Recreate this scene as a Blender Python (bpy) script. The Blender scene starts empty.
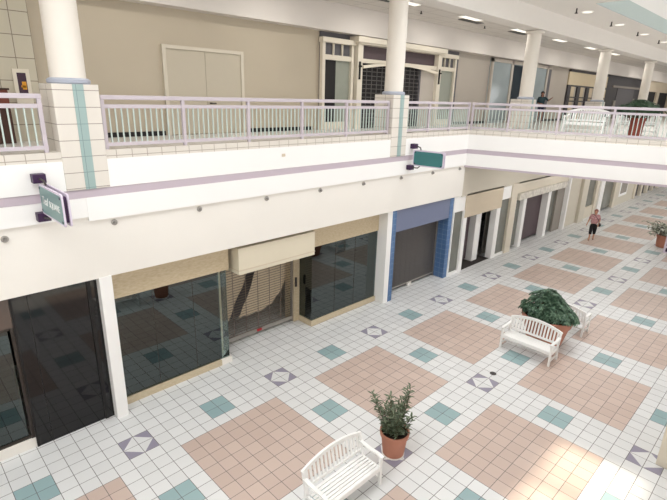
import bpy, bmesh, math, random
from mathutils import Vector, Matrix, Euler
random.seed(7)
C = bpy.context.scene.collection
T = 0.3048
PI = math.pi

# ------------------------------------------------------------------ materials
def s2l(c):
    c = c / 255.0
    return c / 12.92 if c <= 0.04045 else ((c + 0.055) / 1.055) ** 2.4
def rgb(*c): return (s2l(c[0]), s2l(c[1]), s2l(c[2]), 1.0)

class NG:
    """small helper to write node graphs"""
    def __init__(self, name):
        self.m = bpy.data.materials.new(name); self.m.use_nodes = True
        self.nt = self.m.node_tree; self.nt.nodes.clear()
        self.out = self.n('ShaderNodeOutputMaterial')
    def n(self, t, **kw):
        nd = self.nt.nodes.new(t)
        for k, v in kw.items(): setattr(nd, k, v)
        return nd
    def put(self, sock, v):
        if isinstance(v, bpy.types.NodeSocket): self.nt.links.new(v, sock)
        else: sock.default_value = v
    def math(self, op, a, b=0.0, c=None):
        nd = self.n('ShaderNodeMath', operation=op)
        self.put(nd.inputs[0], a); self.put(nd.inputs[1], b)
        if c is not None: self.put(nd.inputs[2], c)
        return nd.outputs[0]
    def mix(self, f, a, b):
        nd = self.n('ShaderNodeMix', data_type='RGBA')
        self.put(nd.inputs[0], f); self.put(nd.inputs[6], a); self.put(nd.inputs[7], b)
        return nd.outputs[2]
    def noise(self, scale, detail=3.0, vec=None):
        nd = self.n('ShaderNodeTexNoise'); nd.inputs['Scale'].default_value = scale; nd.inputs['Detail'].default_value = detail
        if vec is not None: self.nt.links.new(vec, nd.inputs['Vector'])
        return nd.outputs['Fac']
    def obj(self):
        return self.n('ShaderNodeTexCoord').outputs['Object']
    def bsdf(self, col, rough=0.5, metal=0.0, spec=0.5, **kw):
        b = self.n('ShaderNodeBsdfPrincipled')
        self.put(b.inputs['Base Color'], col); self.put(b.inputs['Roughness'], rough)
        b.inputs['Metallic'].default_value = metal; b.inputs['Specular IOR Level'].default_value = spec
        for k, v in kw.items(): b.inputs[k].default_value = v
        self.nt.links.new(b.outputs[0], self.out.inputs[0])
        return b

def mat(name, col, rough=0.5, metal=0.0, spec=0.4, var=0.05, scale=6.0):
    g = NG(name); c = rgb(*col)
    f = g.noise(scale, 3, g.obj())
    d = tuple(x * (1 - 2 * var) for x in c[:3]) + (1,)
    g.bsdf(g.mix(f, c, d), rough, metal, spec)
    return g.m

def tile_mat(name, col, grout, size=(.3, .3, .3), off=(0, 0, 0), w=0.01, rough=0.45, var=0.04):
    """box-mapped tiles in object space"""
    g = NG(name); tc = g.obj()
    sx = g.n('ShaderNodeSeparateXYZ'); g.nt.links.new(tc, sx.inputs[0])
    ge = g.n('ShaderNodeTexCoord'); nx = g.n('ShaderNodeSeparateXYZ'); g.nt.links.new(ge.outputs['Normal'], nx.inputs[0])
    tot = 0.0
    for i in range(3):
        u = g.math('DIVIDE', g.math('SUBTRACT', sx.outputs[i], off[i]), size[i])
        fr = g.math('FRACT', u)
        e = g.math('MINIMUM', fr, g.math('SUBTRACT', 1.0, fr))
        line = g.math('LESS_THAN', e, w / size[i] / 2)
        use = g.math('LESS_THAN', g.math('ABSOLUTE', nx.outputs[i]), 0.7)
        tot = g.math('MAXIMUM', tot, g.math('MULTIPLY', line, use))
    c = rgb(*col); d = tuple(x * (1 - 2 * var) for x in c[:3]) + (1,)
    base = g.mix(g.noise(3.0, 3, tc), c, d)
    g.bsdf(g.mix(tot, base, rgb(*grout)), rough, 0, 0.4)
    return g.m

def floor_mat():
    g = NG('mall_floor_tiles'); tc = g.obj()
    sx = g.n('ShaderNodeSeparateXYZ'); g.nt.links.new(tc, sx.inputs[0])
    u = g.math('DIVIDE', sx.outputs[0], T); v = g.math('DIVIDE', sx.outputs[1], -T)
    P = 12.0
    um = g.math('FLOORED_MODULO', u, P); vm = g.math('FLOORED_MODULO', v, P)
    def band(x, a, b):
        return g.math('MULTIPLY', g.math('GREATER_THAN', x, a), g.math('LESS_THAN', x, b))
    def edge(x):   # near 0 modulo 12
        return g.math('MINIMUM', x, g.math('SUBTRACT', P, x))
    inside = band(v, -1.001, 25.001)
    pink = g.math('MULTIPLY', band(um, 2, 10), band(vm, 2, 10))
    pink = g.math('MULTIPLY', pink, band(v, 0, 24))
    eu, ev = edge(um), edge(vm)
    nu, nv = g.math('LESS_THAN', eu, 1.0), g.math('LESS_THAN', ev, 1.0)
    teal = g.math('MAXIMUM', g.math('MULTIPLY', band(um, 5, 7), nv), g.math('MULTIPLY', nu, g.math('MULTIPLY', band(vm, 5, 7), band(v, 0, 24))))
    teal = g.math('MULTIPLY', teal, inside)
    pur = g.math('MULTIPLY', g.math('MULTIPLY', nu, nv), g.math('GREATER_THAN', g.math('ADD', eu, ev), 1.0))
    pur = g.math('MULTIPLY', pur, inside)
    # per tile variation
    wn = g.n('ShaderNodeTexWhiteNoise', noise_dimensions='2D')
    cb = g.n('ShaderNodeCombineXYZ'); g.put(cb.inputs[0], g.math('FLOOR', u)); g.put(cb.inputs[1], g.math('FLOOR', v))
    g.nt.links.new(cb.outputs[0], wn.inputs['Vector'])
    big = g.noise(0.35, 4, tc)
    white = g.mix(wn.outputs['Value'], rgb(222, 223, 223), rgb(214, 215, 215))
    pinkc = g.mix(wn.outputs['Value'], rgb(200, 180, 169), rgb(191, 170, 159))
    tealc = g.mix(wn.outputs['Value'], rgb(146, 174, 177), rgb(138, 165, 169))
    col = g.mix(pink, white, pinkc)
    col = g.mix(teal, col, tealc)
    col = g.mix(pur, col, rgb(139, 134, 152))
    fu, fv = g.math('FRACT', u), g.math('FRACT', v)
    gu = g.math('MINIMUM', fu, g.math('SUBTRACT', 1.0, fu)); gv = g.math('MINIMUM', fv, g.math('SUBTRACT', 1.0, fv))
    gr = g.math('MAXIMUM', g.math('LESS_THAN', gu, 0.0185), g.math('LESS_THAN', gv, 0.0185))
    col = g.mix(g.math('MULTIPLY', gr, 0.95), col, rgb(92, 88, 86))
    dirt = g.mix(g.math('MULTIPLY', big, 0.12), col, rgb(190, 186, 180))
    rough = g.math('ADD', 0.26, g.math('MULTIPLY', big, 0.16))
    g.bsdf(dirt, rough, 0, 0.35)
    return g.m

def glass_mat(name, tint=(0.35, 0.42, 0.42), refl=(1, 1, 1), ior=1.55):
    g = NG(name)
    tr = g.n('ShaderNodeBsdfTransparent'); tr.inputs[0].default_value = (*tint, 1)
    gl = g.n('ShaderNodeBsdfGlossy'); gl.inputs['Roughness'].default_value = 0.012; gl.inputs[0].default_value = (*refl, 1)
    fr = g.n('ShaderNodeFresnel'); fr.inputs[0].default_value = ior
    mx = g.n('ShaderNodeMixShader')
    g.nt.links.new(fr.outputs[0], mx.inputs[0]); g.nt.links.new(tr.outputs[0], mx.inputs[1]); g.nt.links.new(gl.outputs[0], mx.inputs[2])
    g.nt.links.new(mx.outputs[0], g.out.inputs[0])
    return g.m

def emit_mat(name, col, s):
    g = NG(name); e = g.n('ShaderNodeEmission'); e.inputs[0].default_value = rgb(*col); e.inputs[1].default_value = s
    g.nt.links.new(e.outputs[0], g.out.inputs[0]); return g.m

def leaf_mat(name, c1, c2, scale=14.0):
    g = NG(name)
    f = g.noise(scale, 2, g.obj())
    rm = g.n('ShaderNodeMapRange'); g.put(rm.inputs[0], f); rm.inputs[1].default_value = .35; rm.inputs[2].default_value = .65
    g.bsdf(g.mix(rm.outputs[0], rgb(*c1), rgb(*c2)), 0.42, 0, 0.4)
    return g.m

def tan_mat(name, col, col2):
    g = NG(name); tc = g.obj()
    mp = g.n('ShaderNodeMapping'); mp.inputs['Scale'].default_value = (5, 5, 16); g.nt.links.new(tc, mp.inputs[0])
    f = g.noise(2.2, 6, mp.outputs[0])
    rm = g.n('ShaderNodeMapRange'); g.put(rm.inputs[0], f); rm.inputs[1].default_value = .3; rm.inputs[2].default_value = .7
    g.bsdf(g.mix(rm.outputs[0], rgb(*col), rgb(*col2)), 0.7, 0, 0.2); return g.m

M = {
 'floor': floor_mat(),
 'white': mat('white_paint', (241, 240, 238), 0.55, var=0.012, scale=1.5),
 'wall_white': mat('off_white_wall_paint', (234, 230, 223), 0.6, var=0.02, scale=1.2),
 'lav': mat('lavender_paint', (192, 179, 189), 0.55, var=0.02),
 'rail': mat('lavender_grey_metal', (196, 187, 194), 0.35, var=0.02),
 'bal': mat('pale_teal_metal', (190, 204, 198), 0.35, var=0.02),
 'beige': mat('beige_wall_paint', (186, 175, 156), 0.7, var=0.03, scale=1.0),
 'beige_dark': mat('taupe_wall_paint', (176, 163, 147), 0.7, var=0.03, scale=1.0),
 'greige': mat('greige_wall_paint', (186, 178, 168), 0.7, var=0.03, scale=1.0),
 'greigewall': mat('grey_beige_wall_paint', (176, 168, 158), 0.7, var=0.03, scale=1.0),
 'upfloor': tile_mat('upper_floor_tiles', (216, 212, 206), (150, 146, 142), (.305, .305, 9), (0, 0, 0), .01, .35),
 'paleblue': mat('pale_blue_grey_panel', (172, 180, 182), 0.6, var=0.05),
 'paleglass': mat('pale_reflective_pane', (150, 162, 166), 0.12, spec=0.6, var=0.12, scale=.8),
 'bayglass': glass_mat('bay_glass', (.93, .95, .93), (.4, .42, .42), 1.4),
 'greypane': mat('painted_reflection_pane', (124, 126, 118), 0.15, spec=0.6, var=0.22, scale=1.5),  # opaque pane; pale reflections of the glass are put into its grey
 'jamb': mat('beige_jamb_paint', (206, 198, 182), 0.5, var=0.02),
 'farwall': mat('shaded_and_far_wall_paint', (205, 198, 183), 0.65, var=0.03, scale=1.0),
 'greenpale': mat('pale_green_grey_panel', (146, 150, 138), 0.35, var=0.06),
 'door': mat('beige_door_paint', (188, 179, 161), 0.5, var=0.02),
 'cream': mat('cream_trim_paint', (221, 213, 197), 0.5, var=0.02),
 'ceil': mat('ceiling_paint', (234, 230, 225), 0.8, var=0.015),
 'bulk': mat('bulkhead_paint', (216, 210, 204), 0.75, var=0.02, scale=1.0),
 'ceiltile': tile_mat('ceiling_grid_tiles', (222, 217, 211), (186, 180, 174), (1.22, .61, 9), (0, 0.15, 0), 0.03, 0.85),
 'tealp': mat('pale_teal_paint', (190, 203, 201), 0.6, var=0.02),
 'ledge': tile_mat('cream_ledge_tiles', (218, 212, 203), (165, 155, 142), (.3, .3, .3), (0, 0, -.02), 0.014),
 'pier': tile_mat('cream_pier_tiles', (222, 216, 207), (146, 134, 124), (9, 9, .285), (0, 0, -.02), 0.012),
 'bigtile': tile_mat('beige_wall_tiles', (196, 189, 170), (128, 116, 104), (.36, 9, .46), (0.25, 0, .1), 0.016),
 'stripe': tile_mat('teal_stripe_tiles', (156, 178, 176), (120, 140, 138), (9, 9, .285), (0, 0, -.02), 0.01),
 'column': mat('cream_column_paint', (232, 226, 217), 0.5, var=0.012),
 'blueband': mat('grey_blue_collar', (171, 176, 190), 0.5, var=0.02),
 'tan': tan_mat('mottled_tan_panel', (206, 191, 164), (190, 173, 144)),
 'tan2': mat('tan_panel', (208, 194, 172), 0.65, var=0.03),
 'curb': tan_mat('tan_kerb_stone', (205, 191, 165), (190, 175, 148)),
 'signcream': mat('cream_sign_box', (218, 209, 188), 0.5, var=0.02),
 'black': mat('black_polished_panel', (15, 14, 16), 0.05, spec=0.5, var=0.1, scale=2.0),
 'gloss_brown': mat('glossy_brown_panel', (96, 82, 74), 0.15, spec=0.6, var=0.08),
 'blackm': mat('black_metal', (22, 20, 20), 0.35, var=0.05),
 'bronze': mat('dark_bronze_metal', (62, 55, 50), 0.35, metal=0.3, var=0.05),
 'alu': mat('brushed_aluminium', (170, 166, 160), 0.35, metal=0.7, var=0.03),
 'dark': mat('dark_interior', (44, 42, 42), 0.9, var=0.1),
 'darkfl': mat('dark_carpet', (58, 53, 50), 0.95, var=0.1),
 'navy': mat('dark_blue_interior', (26, 40, 50), 0.8, var=0.1),
 'charcoal': mat('charcoal_paint', (66, 63, 66), 0.6, var=0.04),
 'slate': mat('slate_grey_paint', (92, 90, 94), 0.6, var=0.03),
 'plum': mat('dark_plum_panel', (84, 70, 74), 0.6, var=0.03),
 'bluehead': mat('dusty_blue_panel', (112, 120, 146), 0.5, var=0.02),
 'bluetile': tile_mat('blue_glazed_tiles', (84, 116, 158), (120, 145, 178), (.2, .2, .2), (0.02, 0.17, 0), 0.012, 0.25),
 'grille': mat('grille_slat_metal', (140, 128, 118), 0.45, metal=0.3, var=0.05),
 'grille2': mat('dark_grille_slat_metal', (98, 94, 92), 0.45, metal=0.2, var=0.08),
 'drape': mat('beige_dust_sheet', (222, 205, 178), 0.85, var=0.06, scale=4),
 'glass': glass_mat('shop_glass', (0.16, 0.21, 0.21), (.88, 1, 1), 1.95),
 'glassl': glass_mat('clear_shop_glass', (0.88, 0.92, 0.91), (.9, 1, .98), 1.5),
 'terra': mat('terracotta', (182, 124, 102), 0.65, var=0.06),
 'terrad': mat('dark_terracotta', (136, 66, 52), 0.6, var=0.06),
 'soil': mat('potting_soil', (52, 42, 34), 0.95, var=0.2, scale=30),
 'bench': mat('white_bench_paint', (240, 240, 238), 0.4, var=0.012),
 'leaf1': leaf_mat('oleander_leaf', (84, 100, 76), (126, 136, 112)),
 'leaf2': leaf_mat('umbrella_plant_leaf', (44, 72, 54), (104, 132, 108)),
 'leaf3': leaf_mat('silvery_leaf', (122, 132, 112), (214, 214, 202)),
 'leaf4': leaf_mat('dark_green_leaf', (28, 50, 34), (58, 84, 56)),
 'stem': mat('brown_stem', (98, 84, 62), 0.8, var=0.1),
 'purple': mat('dark_purple_paint', (56, 28, 66), 0.45, var=0.05),
 'tealsign': mat('teal_sign_face', (58, 120, 121), 0.35, var=0.04),
 'tealsign2': mat('grey_teal_sign_face', (100, 138, 136), 0.3, var=0.04),
 'lavsign': mat('pale_lavender_plate', (214, 203, 220), 0.4, var=0.02),
 'letter': mat('white_letters', (232, 232, 230), 0.5, var=0.0),
 'grey': mat('grey_metal', (140, 136, 132), 0.4, metal=0.3, var=0.04),
 'dgrey': mat('dark_grey_metal', (70, 66, 64), 0.5, var=0.04),
 'brown': mat('dark_brown_wood', (72, 46, 38), 0.6, var=0.12),
 'redbrown': mat('red_brown_wood', (118, 62, 50), 0.6, var=0.1),
 'kiosk': mat('beige_kiosk_panel', (216, 207, 190), 0.55, var=0.03),
 'red': mat('red_plastic', (170, 40, 44), 0.4, var=0.02),
 'skin': mat('skin', (196, 148, 122), 0.55, var=0.03),
 'skin2': mat('darker_skin', (150, 104, 84), 0.55, var=0.03),
 'eye': mat('eye_dark', (40, 30, 28), 0.3, var=0.0),
 'lip': mat('lip', (160, 92, 86), 0.5, var=0.0),
 'hair1': mat('reddish_brown_hair', (140, 86, 78), 0.7, var=0.15, scale=30),
 'hair2': mat('black_hair', (34, 28, 28), 0.5, var=0.1, scale=30),
 'pinktop': leaf_mat('pink_patterned_fabric', (162, 108, 112), (206, 166, 166), 22.0),
 'blackcloth': mat('black_fabric', (27, 25, 28), 0.8, var=0.1),
 'tealcloth': mat('dark_teal_fabric', (44, 66, 72), 0.8, var=0.08),
 'navycloth': mat('navy_fabric', (36, 36, 62), 0.8, var=0.08),
 'bag': mat('dark_leather', (52, 42, 46), 0.5, var=0.08),
 'shoe': mat('tan_sandal', (120, 86, 70), 0.6, var=0.08),
 'marble': leaf_mat('pale_marble', (222, 217, 205), (190, 184, 174), 5.0),
 'lamp': emit_mat('lamp_diffuser', (255, 247, 232), 2.6),
 'grey_curtain': mat('grey_panel', (150, 144, 136), 0.8, var=0.06),
 'pan_orange': mat('poster_orange', (226, 158, 44), 0.5, var=0.05),
 'pan_dark': mat('poster_dark', (66, 44, 62), 0.5, var=0.1),
 'yellowtan': mat('yellow_tan_panel', (204, 188, 158), 0.6, var=0.04),
}

# ------------------------------------------------------------------ mesh builder
class MB:
    def __init__(s): s.v, s.f, s.mi, s.cur = [], [], [], 0
    def add(s, vs, fs):
        o = len(s.v); s.v += [tuple(v) for v in vs]; s.f += [tuple(i + o for i in f) for f in fs]; s.mi += [s.cur] * len(fs)
        return s
    def box(s, x0, x1, y0, y1, z0, z1):
        return s.add([(x0,y0,z0),(x1,y0,z0),(x1,y1,z0),(x0,y1,z0),(x0,y0,z1),(x1,y0,z1),(x1,y1,z1),(x0,y1,z1)],
            [(0,3,2,1),(4,5,6,7),(0,1,5,4),(1,2,6,5),(2,3,7,6),(3,0,4,7)])
    def bar(s, a, b, w, h, up=(0, 0, 1)):
        """rectangular bar from a to b; w sideways, h along up"""
        a, b = Vector(a), Vector(b); d = (b - a).normalized(); up = Vector(up)
        if abs(d.dot(up)) > .98: up = Vector((0, 1, 0))
        sd = d.cross(up).normalized() * w / 2; u = sd.cross(d).normalized() * h / 2
        vs = [p + i * sd + j * u for p in (a, b) for i, j in ((-1,-1),(1,-1),(1,1),(-1,1))]
        return s.add(vs, [(3,2,1,0),(4,5,6,7),(0,1,5,4),(1,2,6,5),(2,3,7,6),(3,0,4,7)])
    def tube(s, pts, r, n=8, caps=True):
        pts = [Vector(p) for p in pts]; rs = r if isinstance(r, (list, tuple)) else [r] * len(pts)
        rings = []; side = None
        for i, p in enumerate(pts):
            d = (pts[min(i + 1, len(pts) - 1)] - pts[max(i - 1, 0)]).normalized()
            if side is None:
                side = d.cross(Vector((0, 0, 1)) if abs(d.z) < .9 else Vector((1, 0, 0))).normalized()
            side = (side - d * side.dot(d)).normalized(); up = d.cross(side)
            rings.append([p + (side * math.cos(2*PI*k/n) + up * math.sin(2*PI*k/n)) * rs[i] for k in range(n)])
        vs = [q for r_ in rings for q in r_]; fs = []
        for i in range(len(pts) - 1):
            for k in range(n): fs.append((i*n+k, i*n+(k+1)%n, (i+1)*n+(k+1)%n, (i+1)*n+k))
        if caps: fs += [tuple(range(n))[::-1], tuple((len(pts)-1)*n + k for k in range(n))]
        return s.add(vs, fs)
    def lathe(s, prof, n=32, c=(0, 0, 0)):
        vs = [(c[0] + r*math.cos(2*PI*k/n), c[1] + r*math.sin(2*PI*k/n), c[2] + z) for r, z in prof for k in range(n)]
        fs = []
        for i in range(len(prof) - 1):
            for k in range(n): fs.append((i*n+k, i*n+(k+1)%n, (i+1)*n+(k+1)%n, (i+1)*n+k))
        return s.add(vs, fs + [tuple(range(n))[::-1], tuple((len(prof)-1)*n + k for k in range(n))])
    def prism(s, pts, z0, z1):
        """pts counter-clockwise seen from above"""
        n = len(pts)
        return s.add([(x, y, z0) for x, y in pts] + [(x, y, z1) for x, y in pts],
            [tuple(range(n))[::-1], tuple(range(n, 2*n))] + [(i, (i+1)%n, n+(i+1)%n, n+i) for i in range(n)])
    def sphere(s, c, rx, ry, rz, nu=16, nv=10):
        vs = [(c[0], c[1], c[2] - rz)]
        for j in range(1, nv):
            t = PI * j / nv - PI/2
            vs += [(c[0] + rx*math.cos(t)*math.cos(2*PI*k/nu), c[1] + ry*math.cos(t)*math.sin(2*PI*k/nu), c[2] + rz*math.sin(t)) for k in range(nu)]
        vs.append((c[0], c[1], c[2] + rz)); fs = []
        for k in range(nu): fs.append((0, 1+(k+1)%nu, 1+k))
        for j in range(nv - 2):
            for k in range(nu):
                a = 1 + j*nu; fs.append((a+k, a+(k+1)%nu, a+nu+(k+1)%nu, a+nu+k))
        a = 1 + (nv-2)*nu
        for k in range(nu): fs.append((a+k, a+(k+1)%nu, len(vs)-1))
        return s.add(vs, fs)
    def leaf(s, base, d, nrm, L, W, droop=0.25):
        d = Vector(d).normalized(); nrm = Vector(nrm); sd = d.cross(nrm)
        if sd.length < 1e-3: sd = d.cross(Vector((1, 0, .2)))
        sd.normalize(); up = sd.cross(d); b = Vector(base); dn = Vector((0, 0, -1))
        m1 = b + d * L * .35 + dn * L * droop * .12; m2 = b + d * L * .7 + dn * L * droop * .45; tp = b + d * L + dn * L * droop
        f = up * W * .22
        vs = [b, m1 + sd*W*.5 + f, m1, m1 - sd*W*.5 + f, m2 + sd*W*.4 + f, m2, m2 - sd*W*.4 + f, tp]
        return s.add(vs, [(0,2,1),(0,3,2),(1,2,5,4),(2,3,6,5),(4,5,7),(5,6,7)])
    def build(s, name, m, parent=None, smooth=False, bevel=0.0, loc=None):
        me = bpy.data.meshes.new(name); me.from_pydata(s.v, [], s.f)
        ms = m if isinstance(m, (list, tuple)) else [m]
        for x in ms: me.materials.append(M[x] if isinstance(x, str) else x)
        if len(ms) > 1: me.polygons.foreach_set('material_index', s.mi)
        if smooth: me.polygons.foreach_set('use_smooth', [True] * len(me.polygons))
        me.update()
        o = bpy.data.objects.new(name, me); C.objects.link(o)
        if loc: o.location = loc
        if parent: o.parent = parent
        if bevel:
            b = o.modifiers.new('bevel', 'BEVEL'); b.width = bevel; b.segments = 2; b.limit_method = 'ANGLE'
        if smooth == 'auto':
            o.modifiers.new('es', 'EDGE_SPLIT').split_angle = math.radians(35)
        return o

def tag(o, label, cat, group=None):
    o['label'] = label; o['category'] = cat
    if group: o['group'] = group
    return o
def thing(name, label, cat, loc=(0, 0, 0), rz=0.0, group=None):
    o = bpy.data.objects.new(name, None); C.objects.link(o); o.location = loc; o.rotation_euler = (0, 0, rz); o.empty_display_size = .2
    return tag(o, label, cat, group)
def struct(o, label=None):
    o['kind'] = 'structure'
    if label: o['label'] = label
    return o
def sempty(name, loc=(0, 0, 0), label=None):
    o = bpy.data.objects.new(name, None); C.objects.link(o); o.location = loc; return struct(o, label)
def box(name, m, b, parent=None, bevel=0.0):
    o = MB().box(*b).build(name, m, parent, bevel=bevel)
    if parent is None: struct(o)
    return o
def dup(root, loc, rz, label, group=None):
    r = root.copy(); C.objects.link(r); r.location = loc; r.rotation_euler = (0, 0, rz); r['label'] = label
    if group: r['group'] = group
    for ch in list(root.children):
        c = ch.copy(); C.objects.link(c); c.parent = r
        for g in ch.children:
            d = g.copy(); C.objects.link(d); d.parent = c
    return r

# ------------------------------------------------------------------ camera
cd = bpy.data.cameras.new('camera'); cam = bpy.data.objects.new('camera', cd); C.objects.link(cam)
yaw, pitch, roll, F = 0.7891, 0.3150, 0.0277, 473.0
f = Vector((math.cos(yaw)*math.cos(pitch), math.sin(yaw)*math.cos(pitch), -math.sin(pitch)))
r0 = Vector((math.sin(yaw), -math.cos(yaw), 0)); u0 = r0.cross(f)
r = r0*math.cos(roll) + u0*math.sin(roll); u = -r0*math.sin(roll) + u0*math.cos(roll)
mw = Matrix(((r.x, u.x, -f.x, -2.833), (r.y, u.y, -f.y, -8.341), (r.z, u.z, -f.z, 6.865), (0, 0, 0, 1)))
cam.matrix_world = mw
cd.sensor_width = 36.0; cd.lens = 36.0 * F / 667.0; cd.clip_start = 0.05; cd.clip_end = 300
bpy.context.scene.camera = cam

# ------------------------------------------------------------------ shell
XW, XE = -12.0, 62.0
YS = -12.0
struct(MB().box(XW, XE, YS, 6.0, -.2, 0).build('floor', 'floor'), 'white tiled mall floor with pink squares and teal accents')
# upper slab north of the atrium and the crossing court (the wide bridge)
BR0, BR1 = (13.45, 1.05), (15.25, -6.3)     # bridge edge, slightly skewed
def edge_at(y): return BR0[0] + (BR1[0] - BR0[0]) * (BR0[1] - y) / (BR0[1] - BR1[1])
struct(MB().box(XW, 13.6, 1.14, 6.0, 4.5, 5.72).build('floor_upper_north', 'upfloor'))
struct(MB().prism([(13.6, 1.14), (edge_at(-8.4)+.1, -8.4), (XE, -8.4), (XE, 6.0), (13.6, 6.0)], 4.5, 5.72).build('floor_upper_bridge', 'upfloor'))
struct(MB().box(XW, XE, YS, -8.5, 4.5, 5.72).build('floor_upper_south', 'greige'))
# upper floor finish
# lower wall above the shops
struct(MB().box(XW, 13.5, 1.1, 1.4, 3.3, 4.62).build('wall_north_lower', 'wall_white'))
struct(MB().box(13.5, XE, 1.1, 1.4, 3.25, 4.5).build('wall_north_under_bridge', 'farwall'))  # shade below the bridge is put into this greyer wall colour
box('ceiling_shop_soffit', 'cream', (XW, XE, 1.4, 6.0, 3.3, 3.4))
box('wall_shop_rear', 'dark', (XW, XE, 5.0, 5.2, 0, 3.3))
box('wall_south_lower', 'wall_white', (XW, XE, YS-.2, YS, 0, 4.5))
box('wall_south_upper', 'beige', (XW, XE, YS-.2, YS, 5.72, 9.74))
box('wall_west', 'wall_white', (XW-.2, XW, YS, 6.0, 0, 12))
box('wall_east', 'wall_white', (XE, XE+.2, YS, 6.0, 0, 12))
# upper north wall
box('wall_north_upper', 'beige', (.25, 17.3, 4.3, 4.5, 5.72, 9.74))
box('wall_north_upper_bridge', 'greigewall', (17.3, XE, 4.3, 4.5, 5.72, 9.74))
box('wall_north_upper_tiled', 'bigtile', (XW, .25, 4.18, 4.5, 5.72, 9.74))
struct(MB().box(XW, 8.55, 3.9, 4.3, 8.9, 9.74).box(8.55, XE, 3.9, 4.3, 8.9, 9.74).build('trim_bulkhead', 'bulk'), 'long plain bulkhead over the upper shopfronts')
MBb = MB()
for a, b in ((.25, 3.15), (5.8, 8.5), (17.4, 20.3), (27.6, 30.4)): MBb.box(a, b, 4.27, 4.3, 5.72, 5.84)
struct(MBb.build('baseboard_north', 'blackm'), 'black baseboard of the upper wall')
# ceilings
box('ceiling_upper_north', 'ceiltile', (XW, XE, 1.0, 4.5, 9.74, 9.84))
struct(MB().box(XW, XE, .96, 1.66, 9.69, 10.43).build('trim_beam', 'ceil'), 'deep beam carried by the row of columns')
box('ceiling_upper_south', 'ceil', (XW, XE, YS, -8.3, 9.74, 9.84))
box('trim_beam_south', 'ceil', (XW, XE, -8.9, -8.3, 9.66, 10.43))
cz0, cz1 = 10.43, 10.55
struct(MB().box(XW, XE, -1.0, 1.0, cz0, cz1).build('ceiling_atrium_north', 'ceil'))
struct(MB().box(XW, XE, -8.3, -6.3, cz0, cz1).build('ceiling_atrium_south', 'ceil'))
struct(MB().box(15.0, 18.0, -6.3, -1.0, cz0, cz1).box(XW, -10, -6.3, -1.0, cz0, cz1).box(38, 41, -6.3, -1.0, cz0, cz1).build('ceiling_atrium_cross', 'ceil'))
for i, (a, b) in enumerate(((-10, 15), (18, 38), (41, 61))):
    w = MB().box(a-.1, b+.1, -1.0, -.9, cz1, 11.05).box(a-.1, b+.1, -6.4, -6.3, cz1, 11.05).box(a-.1, a, -6.3, -1.0, cz1, 11.05).box(b, b+.1, -6.3, -1.0, cz1, 11.05)
    w.box(a, b, -1.03, -1.005, cz0-.01, 11.05).box(a, b, -6.295, -6.27, cz0-.01, 11.05)
    struct(MB().box(a-.1, b+.1, -1.0, -.9, 11.05, 12.5).box(a-.1, b+.1, -6.4, -6.3, 11.05, 12.5).box(a-.1, a, -6.3, -1.0, 11.05, 12.5).box(b, b+.1, -6.3, -1.0, 11.05, 12.5).build('trim_skylight_well', 'white'))
    struct(w.build('trim_coffer', 'tealp'), 'pale teal side of the raised ceiling coffer')
    top = MB()
    if i == 0:
        hx0, hx1, hy0, hy1 = 1.0, 8.09, -2.95, -1.42
        top.box(a, hx0, -6.3, -1.0, 12.45, 12.55).box(hx1, b, -6.3, -1.0, 12.45, 12.55)
        top.box(hx0, hx1, hy1, -1.0, 12.45, 12.55).box(hx0, hx1, -6.3, hy0, 12.45, 12.55)
        for xm in (4.4, 6.75): top.box(xm-.06, xm+.06, hy0, hy1, 12.45, 12.55)
    else: top.box(a, b, -6.3, -1.0, 12.45, 12.55)
    struct(top.build('ceiling_coffer', 'ceil'))

# ------------------------------------------------------------------ balcony fascia bands (swept along the edge)
def sweep(name, m, pts, off0, off1, z0, z1):
    """band between offsets off0 (back) and off1 (front), measured towards the atrium (-y side)"""
    def offs(d):
        out = []
        for i, p in enumerate(pts):
            p = Vector(p)
            ds = []
            if i > 0: ds.append((p - Vector(pts[i-1])).normalized())
            if i < len(pts) - 1: ds.append((Vector(pts[i+1]) - p).normalized())
            ns = [Vector((t.y, -t.x)) for t in ds]
            n = sum(ns, Vector((0, 0))).normalized()
            out.append(p + n * d / n.dot(ns[0]))
        return out
    a, b = offs(off0), offs(off1); g = MB(); n = len(pts)
    vs = [(*p, z0) for p in b] + [(*p, z1) for p in b] + [(*p, z0) for p in a] + [(*p, z1) for p in a]
    fs = []
    for i in range(n - 1):
        fs += [(i, i+1, n+i+1, n+i), (n+i, n+i+1, 3*n+i+1, 3*n+i), (2*n+i+1, 2*n+i, 3*n+i, 3*n+i+1), (i+1, i, 2*n+i, 2*n+i+1)]
    fs += [(0, n, 3*n, 2*n), (n-1, 3*n-1, 4*n-1, 2*n-1)]
    g.add(vs, fs); return g
path = [(XW, 1.1), (13.45, 1.1), (edge_at(-8.45), -8.45)]
pA = [(XW, 1.1), (13.45, 1.1)]
fx = sempty('trim_balcony_fascia', (0, 0, 0), 'white and lavender stepped front of the upper balcony')
# tile ledge in two straight pieces so that the tile joints follow each
MB().box(XW, 13.45, 1.04, 1.32, 5.63, 5.79).build('tile_ledge', 'ledge', fx)
bd = Vector((BR1[0]-BR0[0], BR1[1]-BR0[1], 0)); bang = math.atan2(bd.y, bd.x); bl = 9.8
o = MB().box(-.03, bl, -.04, .24, 5.63, 5.79).build('tile_ledge', 'ledge', fx); o.location = (13.45, 1.1-.02, 0); o.rotation_euler = (0, 0, bang)
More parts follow.
